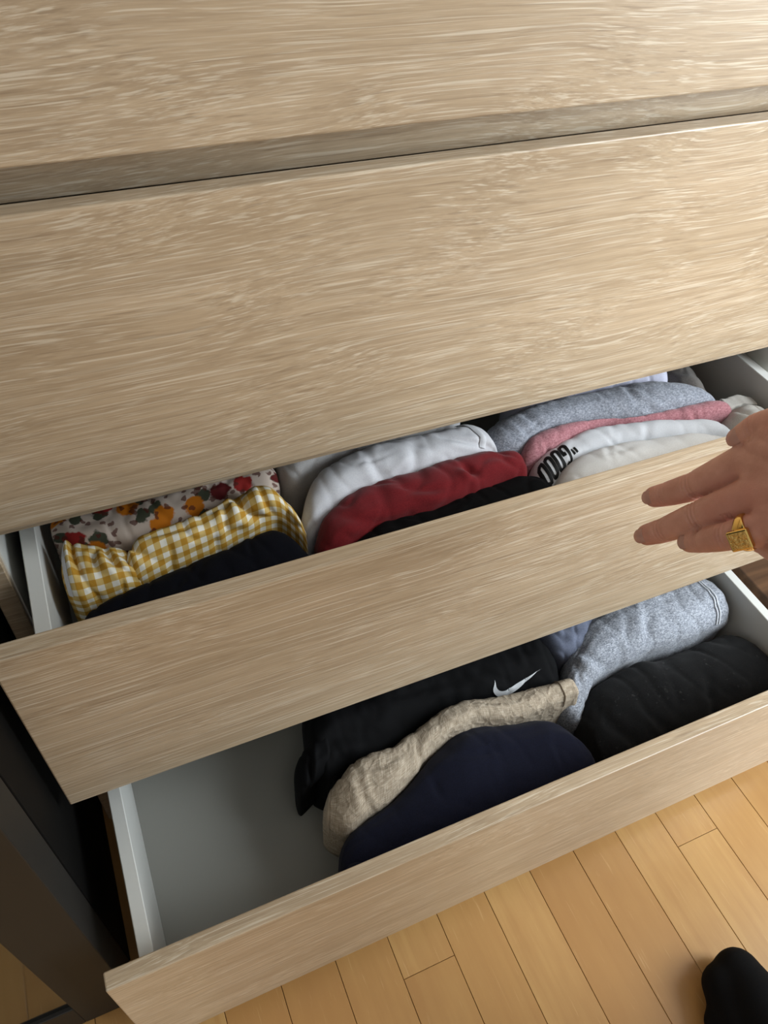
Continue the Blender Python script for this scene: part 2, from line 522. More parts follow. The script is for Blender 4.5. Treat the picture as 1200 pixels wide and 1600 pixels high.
def crom(pts, x, key):
    """Catmull-Rom over stations at parameters key"""
    n = len(pts)
    i = 0
    while i < n - 2 and x > key[i + 1]: i += 1
    h = key[i + 1] - key[i]
    s = max(0.0, min(1.0, (x - key[i]) / h))
    p1, p2 = pts[i], pts[i + 1]
    def tan(j):
        if j == 0: return [(b - a) / (key[1] - key[0]) for a, b in zip(pts[0], pts[1])]
        if j == n - 1: return [(b - a) / (key[-1] - key[-2]) for a, b in zip(pts[-2], pts[-1])]
        return [(b - a) / (key[j + 1] - key[j - 1]) for a, b in zip(pts[j - 1], pts[j + 1])]
    m1, m2 = tan(i), tan(i + 1)
    a, b, c, d = 2*s**3 - 3*s**2 + 1, s**3 - 2*s**2 + s, -2*s**3 + 3*s**2, s**3 - s**2
    return [a*q1 + b*h*t1 + c*q2 + d*h*t2 for q1, t1, q2, t2 in zip(p1, m1, p2, m2)]

class Fold:
    """A folded garment standing in the drawer: a soft body between a back line and a front line.
    stations: (back_x, back_y, front_x, front_y, top_z); top_z measured from the datum"""
    def __init__(s, stations, zfloor, hr=0.022, n=2.3, end=(0.02, 0.02), seed=0, amp=0.0025, freq=18, rid=0.0015, creases=(), drop=0.8):
        s.st = [tuple(a[:4]) + (a[4] + ZO,) for a in stations]
        mid = [Vector(((a[0] + a[2]) / 2, (a[1] + a[3]) / 2, a[4])) for a in s.st]
        key = [0.0]
        for a, b in zip(mid[:-1], mid[1:]): key.append(key[-1] + (b - a).length)
        s.L = key[-1]
        s.key = [k / s.L for k in key]
        s.zf, s.hr, s.n, s.end, s.seed, s.amp, s.freq, s.rid, s.creases, s.drop = zfloor, hr, n, end, seed, amp, freq, rid, creases, drop
        s.VA = 0.16
        # arc length over v at mid station
        s.vt = [0.0]
        q = s.raw(0.5, 0)[0]
        for i in range(1, 201):
            r = s.raw(0.5, i / 200)[0]
            s.vt.append(s.vt[-1] + (r - q).length)
            q = r
        rg = random.Random(1000 + seed)                     # small random handling creases on top of the named ones
        s.creases = list(creases)
        for _ in range(max(3, int(s.L / 0.03))):
            s.creases.append((rg.uniform(.08, .92) * s.L, s.arc(0.5) + rg.uniform(-.028, .032), rg.choice((rg.uniform(35, 80), rg.uniform(100, 145), rg.uniform(-15, 15))), rg.uniform(.010, .026), rg.uniform(.0016, .0036), rg.uniform(.0006, .0019)))
    def raw(s, u, v):
        xb, yb, xf, yf, z = crom(s.st, u, s.key)
        e = 1.0
        for d, r in ((u * s.L, s.end[0]), ((1 - u) * s.L, s.end[1])):
            if r > 0 and d < r: e *= math.sqrt(max(0.0, 1 - (1 - d / r) ** 2))
        mid = Vector(((xb + xf) / 2, (yb + yf) / 2, 0))
        half = Vector(((xb - xf) / 2, (yb - yf) / 2, 0)) * (0.3 + 0.7 * e)
        top = z - s.hr * s.drop * (1 - e)
        VA = s.VA
        if v < VA or v > 1 - VA:
            k = v / VA if v < VA else (1 - v) / VA
            sg = 1 if v < VA else -1
            z0 = top - s.hr
            p = mid + half * sg * (0.78 + 0.22 * k)
            p.z = s.zf + (z0 - s.zf) * k
            nr = half.normalized() * sg
        else:
            th = math.pi * (v - VA) / (1 - 2 * VA)
            c, si = math.cos(th), max(0.0, math.sin(th))
            cc = math.copysign(abs(c) ** (2 / s.n), c)
            ss = si ** (2 / s.n)
            p = mid + half * cc
            p.z = top - s.hr + s.hr * ss
            nr = (half.normalized() * c + Vector((0, 0, si))).normalized()
        return p, nr
    def surf(s, u, v, lift=0.0):
        p, nr = s.raw(u, v)
        f = s.freq
        q = p * f + Vector((s.seed * 3.1, s.seed * 1.7, 0))
        d = s.amp * noise.fractal(q, 0.8, 2.0, 3)
        d += s.amp * 0.7 * noise.noise(Vector((u * s.L * 16 + s.seed * 5, s.arc(v) * 75, s.seed)))
        # soft pull folds
        r = noise.noise(Vector((p.x * f * 2.6 + s.seed, p.y * f * 1.2 + p.z * f * 1.2, s.seed * 7)))
        d -= s.rid * max(0.0, 1 - abs(r) * 5) ** 1.5
        U, V = u * s.L, s.arc(v)
        for (cu, cv, ang, ln, wd, dp) in s.creases:
            du, dv = U - cu, V - cv
            a = math.radians(ang)
            al, ac = du * math.cos(a) + dv * math.sin(a), -du * math.sin(a) + dv * math.cos(a)
            ac += 0.15 * al * al / max(ln, 1e-6) 
            d -= dp * math.exp(-(al / ln) ** 2) * (math.exp(-(ac / wd) ** 2) - 0.55 * math.exp(-((ac - 2.2 * wd) / (1.3 * wd)) ** 2))
        k = 1.0
        if v < s.VA: k = v / s.VA
        elif v > 1 - s.VA: k = (1 - v) / s.VA
        return p + nr * (d * k + lift)
    def arc(s, v):
        x = v * 200
        i = min(199, int(x))
        return s.vt[i] + (s.vt[i + 1] - s.vt[i]) * (x - i)
    def varc(s, a):
        lo, hi = 0.0, 1.0
        for _ in range(30):
            m = (lo + hi) / 2
            if s.arc(m) < a: lo = m
            else: hi = m
        return lo
    @property
    def Vtop(s): return s.arc(0.5)
    def build(s, name, mat, parent=None, nu=110, nv=54):
        us = []
        for i in range(nu + 1):
            t_ = i / nu
            us.append(0.55 * t_ + 0.45 * (1 - math.cos(math.pi * t_)) / 2)
        vs2 = []
        for j in range(nv + 1):
            q = j / nv
            vs2.append(q if True else q)
        verts, uvs = [], []
        for u in us:
            for v in vs2:
                verts.append(s.surf(u, v)); uvs.append((u * s.L, s.arc(v)))
        faces = []
        w = nv + 1
        for i in range(nu):
            for j in range(nv):
                faces.append((i*w + j, i*w + j + 1, (i+1)*w + j + 1, (i+1)*w + j))
        faces.append(tuple(range(w - 1, -1, -1)))
        faces.append(tuple(nu * w + j for j in range(w)))
        faces += [(i*w, (i+1)*w, (i+1)*w + nv, i*w + nv) for i in range(nu)]
        me = bpy.data.meshes.new(name)
        me.from_pydata(verts, [], faces)
        ul = me.uv_layers.new(name='UVMap')
        for lp in me.loops:
            ul.data[lp.index].uv = uvs[lp.vertex_index]
        me.update()
        return link(name, me, mat, parent, True)
    def ribbon(s, bm, path, width, lift=0.0006, closed=False, step=0.0025, thick=0.0):
        """flat strip along a path given in metres on the cloth (U along, V across)"""
        pts = [Vector(p) for p in path]
        if closed: pts.append(pts[0])
        fine = [pts[0]]
        for a, b in zip(pts[:-1], pts[1:]):
            k = max(1, int((b - a).length / step))
            for i in range(1, k + 1): fine.append(a.lerp(b, i / k))
        rows = []
        n = len(fine)
        for i, q in enumerate(fine):
            if closed:
                t_ = fine[(i + 1) % (n - 1) if i == n - 1 else i + 1] - fine[i - 1 if i > 0 else n - 2]
            else:
                t_ = fine[min(i + 1, n - 1)] - fine[max(i - 1, 0)]
            t_ = t_.normalized()
            nn = Vector((-t_.y, t_.x))
            row = []
            for k in (-0.5, -0.17, 0.17, 0.5):
                w_ = q + nn * width * k
                l_ = lift * (1.0 if abs(k) < 0.4 else 0.55)
                row.append(bm.verts.new(s.surf(max(0.0, min(1.0, w_.x / s.L)), s.varc(w_.y), l_)))
            rows.append(row)
        for a, b in zip(rows[:-1], rows[1:]):
            for k in range(3): bm.faces.new((a[k], a[k + 1], b[k + 1], b[k]))
    def patch(s, bm, top, bot, lift=0.0006, n=4):
        """filled shape between two matching outlines on the cloth"""
        rows = []
        for a, b in zip(top, bot):
            a, b = Vector(a), Vector(b)
            rows.append([bm.verts.new(s.surf(max(0, min(1, a.lerp(b, k / n).x / s.L)), s.varc(a.lerp(b, k / n).y), lift)) for k in range(n + 1)])
        for a, b in zip(rows[:-1], rows[1:]):
            for k in range(n): bm.faces.new((a[k], a[k + 1], b[k + 1], b[k]))

def S(xs, yb, yf, z):
    """stations of a fold lying along the drawer"""
    if not isinstance(z, (list, tuple)): z = [z] * len(xs)
    if not isinstance(yf, (list, tuple)): yf = [yf] * len(xs)
    if not isinstance(yb, (list, tuple)): yb = [yb] * len(xs)
    return [(x, b, x, f, q) for x, b, f, q in zip(xs, yb, yf, z)]

ZF3 = ztop[2] - HB - 0.128 + 0.0005
ZF4 = ztop[3] - HB - 0.128 + 0.0005

def garment(name, label, cat, fold, mat, group):
    e = tag(empty(name, Vector(fold.surf(0.5, 0.5)) * 1.0), label, cat, group)
    e.location.z = fold.zf
    fold.build('folded_cloth', mat, e)
    return e
G3 = 'clothes folded upright in the upper open drawer'
G4 = 'clothes folded upright in the lowest drawer'

# ---- upper open drawer, left column
f = Fold(S([.042, .09, .13, .19, .243], [.105, .105, .105, .105, .10], [.062, .046, .044, .052, .052], [-.080, -.079, -.077, -.074, -.072]), ZF3, 0.02, seed=1, amp=.002)
garment('floral_shirt', 'cream shirt with orange and red flower print, behind the yellow gingham one', 'shirt', f, F['floral'], G3)
f = Fold(S([.092, .106, .121, .150, .174, .200, .216, .230, .249], [.022, .036, .040, .042, .045, .051, .052, .046, .020], [.000, .003, .006, .010, .014, .019, .021, .020, .002],
           [-.080, -.072, -.070, -.068, -.067, -.064, -.062, -.066, -.088]), ZF3, 0.022, seed=2, amp=.0022, rid=.002, end=(.016, .018),
         creases=((.112, .135, 72, .018, .0035, .007), (.095, .14, 105, .014, .003, .004), (.132, .14, 80, .014, .0025, .004), (.020, .135, 60, .02, .003, .003), (.05, .13, 10, .04, .003, .002)))
g = garment('gingham_shirt', 'yellow and white gingham shirt folded in the upper open drawer', 'shirt', f, F['gingham'], G3)
f = Fold([(.046, .046, .044, .006, -.076), (.056, .056, .056, -.004, -.071), (.072, .046, .072, -.004, -.072), (.088, .038, .090, -.001, -.073), (.106, .032, .110, .003, -.084)], ZF3, 0.020, n=2.6, seed=31, amp=.0022, rid=.002, end=(.010, .022),
         creases=((.014, .125, 88, .03, .0022, .005), (.042, .135, 75, .018, .003, .005), (.030, .13, 100, .014, .0025, .003), (.054, .135, 60, .014, .003, .004)))
f.build('shirt_tail', F['gingham'], g, 70, 50)
bm = bmesh.new()
f.ribbon(bm, [(.005, f.Vtop - .03), (.0052, f.Vtop), (.005, f.Vtop + .03)], .004, .0012)
bm_obj('hem', bm, F['white'], g, True)
f = Fold(S([.043, .060, .10, .15, .20, .225, .248], [-.018, -.004, .003, .010, .020, .022, -.005], -.068, [-.092, -.086, -.082, -.080, -.079, -.082, -.092]), ZF3, 0.03, seed=3, amp=.0018, end=(.02, .025),
         creases=((.16, .16, 20, .03, .004, .002),))
garment('navy_trousers', 'very dark navy garment in front of the yellow gingham shirt', 'clothing', f, F['navy'], G3)
# ---- middle column
f = Fold(S([.245, .28, .35, .44], [.118, .12, .12, .118], [.062, .072, .075, .072], [-.072, -.066, -.064, -.064]), ZF3, 0.02, seed=4)
garment('grey_shirt', 'pale grey shirt end peeking out behind the large white T-shirt', 'shirt', f, F['palegrey'], G3)
f = Fold(S([.248, .281, .314, .36, .40, .44, .458], [.036, .066, .072, .074, .072, .066, .040], [.006, .022, .031, .032, .032, .033, .030], [-.088, -.074, -.068, -.066, -.066, -.068, -.080]), ZF3, 0.024, seed=5, amp=.002, rid=.001, end=(.02, .016),
         creases=((.09, .15, 75, .02, .004, .003), (.13, .15, 100, .02, .005, .002), (.18, .145, 30, .025, .003, .003)))
g = garment('white_tshirt', 'white T-shirt folded behind the dark red one', 'T-shirt', f, F['white'], G3)
bm = bmesh.new()
f.ribbon(bm, [(.185, f.Vtop - .018), (.197, f.Vtop - .006), (.203, f.Vtop + .010), (.200, f.Vtop + .022)], .007, .0018)
bm_obj('collar', bm, F['white2'], g, True)
f = Fold(S([.250, .279, .314, .362, .40, .433, .472], [.008, .026, .036, .037, .037, .037, .030], [-.034, -.024, -.015, -.016, -.010, -.007, -.006], [-.088, -.080, -.075, -.073, -.072, -.072, -.075]), ZF3, 0.022, seed=6, amp=.0022, rid=.0015, end=(.022, .010),
         creases=((.165, .14, 70, .012, .004, .005), (.12, .145, 20, .02, .004, .003), (.05, .15, 40, .025, .005, .003)))
garment('red_tshirt', 'dark red T-shirt folded between the white and the black ones', 'T-shirt', f, F['red'], G3)
f = Fold(S([.258, .286, .313, .362, .40, .433, .465, .482], [-.032, -.018, -.010, -.011, -.006, -.003, -.004, -.018], -.069, [-.088, -.080, -.076, -.077, -.075, -.074, -.075, -.080]), ZF3, 0.022, seed=7, amp=.0018, end=(.02, .014),
         creases=((.11, .14, 30, .03, .004, .003),))
garment('black_tshirt', 'black T-shirt in front of the dark red T-shirt', 'T-shirt', f, F['black'], G3)
# ---- right column
f = Fold(S([.50, .57, .64, .692], [.115, .118, .118, .112], [.072, .075, .072, .060], [-.066, -.064, -.062, -.066]), ZF3, 0.02, seed=8, amp=.0015)
garment('lilac_shirt', 'pale lilac white shirt peeking out behind the heather grey T-shirt', 'shirt', f, F['lilac'], G3)
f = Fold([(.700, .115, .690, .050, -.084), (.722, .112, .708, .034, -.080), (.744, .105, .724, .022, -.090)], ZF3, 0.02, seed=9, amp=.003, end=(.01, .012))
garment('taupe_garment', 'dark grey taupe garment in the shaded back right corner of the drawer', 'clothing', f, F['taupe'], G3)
f = Fold(S([.450, .480, .51, .565, .615, .655, .700, .722], [.066, .072, .075, .075, .072, .068, .050, .024], [.030, .030, .038, .037, .023, .019, .016, .014], [-.080, -.072, -.068, -.066, -.066, -.066, -.072, -.086]), ZF3, 0.022, seed=10, amp=.0015, end=(.018, .02), rid=.001,
         creases=((.05, .14, 70, .015, .003, .003), (.17, .135, 100, .014, .003, .0025)))
garment('heather_tshirt', 'heather grey T-shirt folded behind the dusty pink one', 'T-shirt', f, F['heather'], G3)
f = Fold(S([.475, .50, .546, .580, .612, .673, .705, .726], [.030, .040, .040, .033, .026, .024, .022, .014], [.010, .016, .026, .028, .018, .003, .000, -.002], [-.082, -.076, -.075, -.077, -.077, -.074, -.074, -.080]), ZF3, 0.014, seed=11, amp=.0014, end=(.016, .012), rid=.001,
         creases=((.03, .125, 60, .01, .003, .003), (.20, .12, 70, .01, .003, .002)))
garment('pink_tshirt', 'dusty pink T-shirt wedged between heather grey and printed white ones', 'T-shirt', f, F['pink'], G3)
f = Fold(S([.472, .50, .535, .565, .612, .65, .685, .715], [.008, .022, .029, .032, .022, .012, .002, -.012], [-.032, -.018, -.004, -.002, -.008, -.017, -.026, -.040], [-.088, -.082, -.078, -.076, -.075, -.076, -.078, -.092]), ZF3, 0.022, seed=12, amp=.0012, end=(.02, .03), rid=.001,
         creases=((.10, .135, 60, .016, .0025, .002), (.14, .135, 110, .016, .003, .002)))
fp = f
g = garment('printed_tshirt', 'white T-shirt with black lettering, behind the plain front white one', 'T-shirt', f, F['white2'], G3)
# lettering: opening quotes, G, O, O, D - turned upside down for someone standing at the dresser
bm = bmesh.new()
LW, LH, SW = .0108, .0230, .0039
uq, v0 = .060, f.Vtop + .0030
def stad(cx, cy, w, h, a0=0, a1=360, n=36):
    r = w / 2
    pts = []
    for i in range(n + 1):
        a = math.radians(a0 + (a1 - a0) * i / n)
        x, y = math.cos(a) * r, math.sin(a) * r
        y += (h / 2 - r) * (1 if math.sin(a) >= 0 else -1)
        pts.append((cx + x, cy + y))
    return pts
def place(x, y):            # text space (x to the right, y up, origin at the quotes) -> cloth; both axes turned round
    return (uq - x, v0 + (y - LH / 2) * 1.0)
def rib(pts, closed=False, w=SW):
    f.ribbon(bm, [place(*q) for q in pts], w, .0005, closed, .0015)
for k in range(2):
    rib([(.0012 + k * .0036, LH * .74), (.0024 + k * .0036, LH * .46)], w=.0024)
x = .0140
gpts = stad(x, LH / 2, LW - SW, LH - SW, 20, 360)
rib(gpts[:-1] + [(x + (LW - SW) / 2, LH * .30), (x + (LW - SW) / 2, LH * .47), (x + .0004, LH * .47)])
x += LW + .0004
rib(stad(x, LH / 2, LW - SW, LH - SW)[:-1], True)
x += LW + .0004
rib(stad(x, LH / 2, LW - SW, LH - SW)[:-1], True)
x += LW + .0004
hw, hh = (LW - SW) / 2, (LH - SW) / 2
rib([(x - hw, LH / 2 - hh), (x - hw, LH / 2 + hh), (x, LH / 2 + hh), (x + hw * .8, LH / 2 + hh * .8), (x + hw, LH / 2 + hh * .4), (x + hw, LH / 2 - hh * .4), (x + hw * .8, LH / 2 - hh * .8), (x, LH / 2 - hh)], True)
bm_obj('lettering', bm, PRINT_BLACK, g, True)['label'] = 'black upside-down word GOOD after opening quotation marks'
f = Fold(S([.474, .50, .525, .56, .594, .648, .70], [-.030, -.010, -.001, -.001, -.005, -.014, -.034], -.070, [-.083, -.072, -.068, -.067, -.067, -.068, -.080]), ZF3, 0.026, seed=13, amp=.0012, end=(.016, .03), rid=.0006,
         creases=((.012, .15, 75, .016, .0025, .002), (.03, .15, 80, .014, .0025, .0015)))
garment('ivory_tshirt', 'plain off-white T-shirt right behind the drawer front', 'T-shirt', f, F['ivory'], G3)
f = Fold([(.708, .012, .698, -.050, -.084), (.735, .008, .724, -.055, -.072), (.758, .002, .752, -.055, -.078)], ZF3, 0.02, seed=14, amp=.002, end=(.014, .010), creases=((.02, .13, 40, .02, .003, .003),))
g = garment('stone_tshirt', 'stone grey T-shirt at the right wall of the upper open drawer', 'T-shirt', f, F['stone'], G3)
f2 = Fold([(.722, .026, .720, .006, -.084), (.742, .022, .741, .004, -.080), (.758, .016, .757, .000, -.082)], ZF3, 0.005, n=4, seed=15, amp=.0008, end=(.002, .002))
f2.build('sleeve', F['stone'], g, 40, 30)

# ---- lowest drawer
f = Fold(S([.214, .228, .250, .29, .324, .367, .403, .46, .50, .522], [-.062, -.020, .000, .005, .010, .010, .010, .005, -.005, -.04], [-.108, -.116, -.104, -.104, -.096, -.085, -.090, -.103, -.107, -.10],
           [-.348, -.338, -.332, -.330, -.328, -.326, -.325, -.322, -.323, -.335]), ZF4, 0.045, n=2.0, seed=16, amp=.003, end=(.03, .014), rid=.0015,
         creases=((.07, .16, 20, .05, .006, .004), (.15, .15, 15, .05, .005, .003), (.24, .16, 30, .03, .004, .003)))
g = garment('sports_tshirt', 'black sports T-shirt with a silver swoosh mark, in the lowest drawer', 'T-shirt', f, F['black_sport'], G4)
fs = f
f3 = Fold([(.246, -.052, .238, -.092, -.336), (.222, -.060, .214, -.100, -.340), (.206, -.070, .200, -.106, -.350), (.196, -.080, .194, -.108, -.364)], ZF4 + .01, 0.016, n=2.2, seed=17, amp=.003, end=(.006, .012),
          creases=((.028, .10, 80, .02, .003, .004),))
f3.build('sleeve', F['black_sport'], g, 44, 34)
f3 = Fold([(.238, -.098, .234, -.118, -.346), (.224, -.106, .222, -.122, -.356)], ZF4 + .02, 0.010, n=2.0, seed=24, amp=.002, end=(.006, .010))
f3.build('sleeve', F['black_sport'], g, 30, 26)
bm = bmesh.new()
def swoosh(fold, U0, V0, scale, rot):
    # upper and lower outline of the tick mark from the blunt left end to the long tip (unit length 1)
    up = [(.045, .33), (.03, .22), (.06, .15), (.12, .12), (.20, .125), (.32, .16), (.50, .225), (.70, .305), (.88, .375), (1.0, .42)]
    lo = [(.045, .33), (-.03, .18), (-.02, .08), (.05, .01), (.15, -.01), (.28, .03), (.47, .125), (.68, .245), (.87, .36), (1.0, .42)]
    def fine(a):
        out = []
        key = [i / (len(a) - 1) for i in range(len(a))]
        for i in range(41): out.append(crom(a, i / 40, key))
        return out
    def mp(q):
        c, s_ = math.cos(rot), math.sin(rot)
        x, y = q[0] * scale, q[1] * scale
        return (U0 + x * c - y * s_, V0 - (x * s_ + y * c))
    fold.patch(bm, [mp(q) for q in fine(up)], [mp(q) for q in fine(lo)], .0007, 4)
swoosh(f, .236, f.arc(.720), .058, R(-4))
bm_obj('swoosh_print', bm, PRINT_SILVER, g, True)['label'] = 'silver swoosh print'
f = Fold([(.222, -.116, .205, -.142, -.345), (.238, -.110, .224, -.165, -.332), (.262, -.100, .246, -.160, -.326), (.298, -.102, .278, -.150, -.326), (.326, -.094, .312, -.136, -.328), (.350, -.088, .338, -.122, -.324),
          (.384, -.086, .384, -.112, -.320), (.43, -.096, .43, -.124, -.320), (.475, -.100, .475, -.129, -.318), (.516, -.104, .516, -.130, -.318)], ZF4, 0.017, n=2.2, seed=18, amp=.0028, freq=20, rid=.0010, end=(.008, .006),
         creases=((.12, .13, 75, .012, .003, .005), (.05, .13, 60, .02, .004, .003), (.27, .12, 88, .02, .0012, .0015)))
g = garment('linen_trousers', 'crumpled beige linen garment lying across the navy one', 'clothing', f, F['linen'], G4)
bm = bmesh.new()
L_ = f.L
f.ribbon(bm, [(L_ - .022, f.Vtop - .03), (L_ - .021, f.Vtop), (L_ - .022, f.Vtop + .03)], .0016, .0012)
bm_obj('seam', bm, LINEN_SEAM, g, True)
bm = bmesh.new()
f.ribbon(bm, [(.006, f.Vtop - .03), (.005, f.Vtop), (.006, f.Vtop + .03)], .004, .0014)
bm_obj('hem', bm, F['linen'], g, True)
f = Fold(S([.205, .222, .268, .302, .341, .384, .429, .47, .497], [-.185, -.166, -.152, -.140, -.120, -.110, -.124, -.133, -.165], -.214, [-.342, -.336, -.333, -.330, -.326, -.324, -.325, -.328, -.338]), ZF4, 0.030, n=2.6, seed=19, amp=.0024, freq=14, drop=.45, end=(.010, .026), rid=.0008,
         creases=((.02, .17, 60, .02, .004, .003), (.18, .13, 10, .02, .0025, .003)))
g = garment('navy_sweatshirt', 'dark navy jersey garment behind the lowest drawer front', 'sweatshirt', f, F['navy2'], G4)
f2 = Fold([(.206, -.194, .202, -.215, -.340), (.222, -.194, .220, -.216, -.334), (.238, -.198, .236, -.216, -.346)], ZF4 + .02, 0.010, seed=20, amp=.001, end=(.010, .010))
f2.build('cuff', F['navy2'], g, 36, 26)
f = Fold(S([.515, .54, .575, .60], [.0, .01, .01, .0], [-.062, -.076, -.070, -.045], [-.332, -.324, -.322, -.328]), ZF4, 0.025, seed=21, amp=.003, end=(.02, .02), creases=((.03, .15, 60, .03, .004, .004),))
garment('slate_garment', 'slate blue grey cloth tucked behind the heather grey sweatpants', 'clothing', f, F['slate'], G4)
f = Fold([(.488, -.118, .510, -.150, -.350), (.512, -.098, .528, -.128, -.338), (.538, -.068, .556, -.110, -.326), (.575, -.040, .590, -.104, -.318), (.62, -.030, .630, -.102, -.312), (.67, -.028, .676, -.108, -.310), (.72, -.028, .722, -.106, -.310), (.762, -.034, .762, -.106, -.314)],
         ZF4, 0.032, n=2.1, seed=22, amp=.003, freq=14, end=(.012, .020), rid=.0018,
         creases=((.075, .15, 80, .025, .005, .006), (.16, .16, 130, .02, .005, .004), (.045, .15, 110, .02, .005, .003)))
fh = f
g = garment('heather_sweatpants', 'thick heather grey sweatpants with a stitched seam near one end', 'sweatpants', f, F['heather2'], G4)
bm = bmesh.new()
for off in (0.0, 0.0042):
    f.ribbon(bm, [(f.L - .036 + off + .006 * math.sin(k / 6 * math.pi), f.Vtop - .045 + k * .015) for k in range(7)], .0018, .0018, False, .002)
bm_obj('seam', bm, STITCH, g, True)
f = Fold(S([.500, .516, .545, .575, .618, .649, .70, .74, .763], [-.170, -.135, -.112, -.107, -.104, -.110, -.108, -.110, -.120], -.214, [-.356, -.344, -.338, -.335, -.332, -.332, -.330, -.330, -.334]), ZF4, 0.04, n=2.3, seed=23, amp=.0028, freq=14, end=(.02, .012), rid=.0014,
         creases=((.05, .15, 70, .03, .006, .004), (.10, .17, 60, .03, .005, .003), (.17, .16, 110, .03, .005, .003)))
garment('black_fleece', 'black fleece garment with lint, at the right of the lowest drawer', 'fleece', f, F['fleece'], G4)

# ------------------------------------------------------------------ person: right hand and forearm, left foot in a black sock
def capsule_chain(bm, pts, seg=20, rings=8):
    """spheres and tapered tubes along a chain of (point, radius)"""
    for (a, ra), (b, rb) in zip(pts[:-1], pts[1:]):
        a, b = Vector(a), Vector(b)
        ax = (b - a)
        L = ax.length
        q = ax.to_track_quat('Z', 'Y')
        prof = [(-ra, 0.0)]
        for i in range(1, rings): 
            th = -math.pi / 2 + (math.pi / 2) * i / rings
            prof.append((ra * math.sin(th), ra * math.cos(th)))
        for i in range(0, 5): prof.append((L * i / 4, ra + (rb - ra) * i / 4))
        for i in range(1, rings):
            th = (math.pi / 2) * i / rings
            prof.append((L + rb * math.sin(th), rb * math.cos(th)))
        prof.append((L + rb, 0.0))
        rows = []
        for z, r in prof:
            if r == 0.0: rows.append([bm.verts.new(a + q @ Vector((0, 0, z)))])
            else: rows.append([bm.verts.new(a + q @ Vector((r * math.cos(2*math.pi*k/seg), r * math.sin(2*math.pi*k/seg), z))) for k in range(seg)])
        for r0, r1 in zip(rows[:-1], rows[1:]):
            for k in range(seg):
                k2 = (k + 1) % seg
                if len(r0) == 1: bm.faces.new((r0[0], r1[k2], r1[k]))
                elif len(r1) == 1: bm.faces.new((r0[k], r0[k2], r1[0]))
                else: bm.faces.new((r0[k], r0[k2], r1[k2], r1[k]))

def fuse(bm, voxel, smooth_it, smooth_f=0.5):
    """join overlapping shapes into one continuous skin"""
    me = bpy.data.meshes.new('tmp')
    bm.to_mesh(me); bm.free()
    o = bpy.data.objects.new('tmp', me)
    col.objects.link(o)
    m = o.modifiers.new('r', 'REMESH'); m.mode = 'VOXEL'; m.voxel_size = voxel
    m = o.modifiers.new('s', 'SMOOTH'); m.iterations = smooth_it; m.factor = smooth_f
    bpy.context.view_layer.update()
    dg = bpy.context.evaluated_depsgraph_get()
    out = bpy.data.meshes.new_from_object(o.evaluated_get(dg))
    bpy.data.objects.remove(o)
    out.materials.clear()
    return out

def skin_mat():
    t = NT('tanned_skin', 0.52, 0.4)
    v = t.coord('Object')
    c = t.ramp(t.noise(v, 70, 4, 0.6), [(0.3, lin(190, 138, 120)), (0.7, lin(206, 154, 137))])
    c = t.mix(t.math('MULTIPLY', t.ramp(t.noise(v, 26, 2, 0.5), [(0.45, 0.0), (0.7, 0.5)]), 1.0), c, lin(194, 128, 114))
    t.color(c)
    t.b.inputs['Subsurface Weight'].default_value = 0.08
    t.b.inputs['Subsurface Radius'].default_value = (0.01, 0.004, 0.002)
    t.b.inputs['Subsurface Scale'].default_value = 0.3
    w = t.n('ShaderNodeTexVoronoi'); w.inputs['Scale'].default_value = 900
    t.l(v, w.inputs['Vector'])
    t.bump(t.math('ADD', w.outputs['Distance'], t.noise(v, 300, 3, 0.6)), 0.18, 0.0006)
    return t.m
SKIN = skin_mat()
NAIL = plain('fingernail', lin(236, 192, 178), 0.25, 0.5)

J = dict(
    index=[(0.4654,-0.1438,0.5365),(0.4691,-0.1545,0.5496),(0.4726,-0.1693,0.5702),(0.4829,-0.1892,0.6087)],
    middle=[(0.4511,-0.1625,0.5188),(0.4567,-0.1749,0.5368),(0.4630,-0.1900,0.5652),(0.4737,-0.2115,0.6026)],
    ring=[(0.4566,-0.1946,0.5449),(0.4568,-0.2047,0.5571),(0.4552,-0.2197,0.5782),(0.4683,-0.2347,0.5986)],
    pinky=[(0.4915,-0.2094,0.5542),(0.4850,-0.2195,0.5636),(0.4764,-0.2320,0.5768),(0.4652,-0.2529,0.5957)],
    thumb=[(0.4815,-0.1746,0.6135),(0.4870,-0.1821,0.6301),(0.4882,-0.1995,0.6504),(0.4792,-0.2337,0.6590)])
RAD = dict(index=(.0080, .0091, .0103, .0125), middle=(.0080, .0093, .0106, .0128), ring=(.0076, .0084, .0096, .0122), pinky=(.0062, .0072, .0084, .0115), thumb=(.0082, .0098, .0112, .0145))
for k_, f_ in (('index', .32), ('middle', .26), ('ring', .22), ('thumb', .38)):      # fingertips end a pad's length before the nail edge
    J[k_][0] = tuple(Vector(J[k_][0]).lerp(Vector(J[k_][1]), f_))
wrist = Vector((0.4800, -0.2690, 0.6550))
elbow = Vector((0.6900, -0.4000, 0.7850))
person = tag(empty('person', (0.60, -0.52, 0.0)), 'person reaching a bare right hand over the drawer, in black socks', 'person')
bm = bmesh.new()
for k, js in J.items():
    capsule_chain(bm, list(zip(js, RAD[k])))
    # metacarpal
    capsule_chain(bm, [(js[3], RAD[k][3]), (tuple(wrist.lerp(Vector(js[3]), 0.25)), .0165)])
for a, b in (('index', 'middle'), ('middle', 'ring'), ('ring', 'pinky')):      # flesh between the metacarpals
    m = (Vector(J[a][3]) + Vector(J[b][3])) / 2
    m2 = wrist.lerp(m, 0.93)
    capsule_chain(bm, [(tuple(m2), .0115), (tuple(wrist), .0190)])
capsule_chain(bm, [(tuple((Vector(J['thumb'][2]) * .6 + Vector(J['index'][3]) * .4)), .0095), (tuple(wrist.lerp(Vector(J['thumb'][3]), .6)), .0175)])
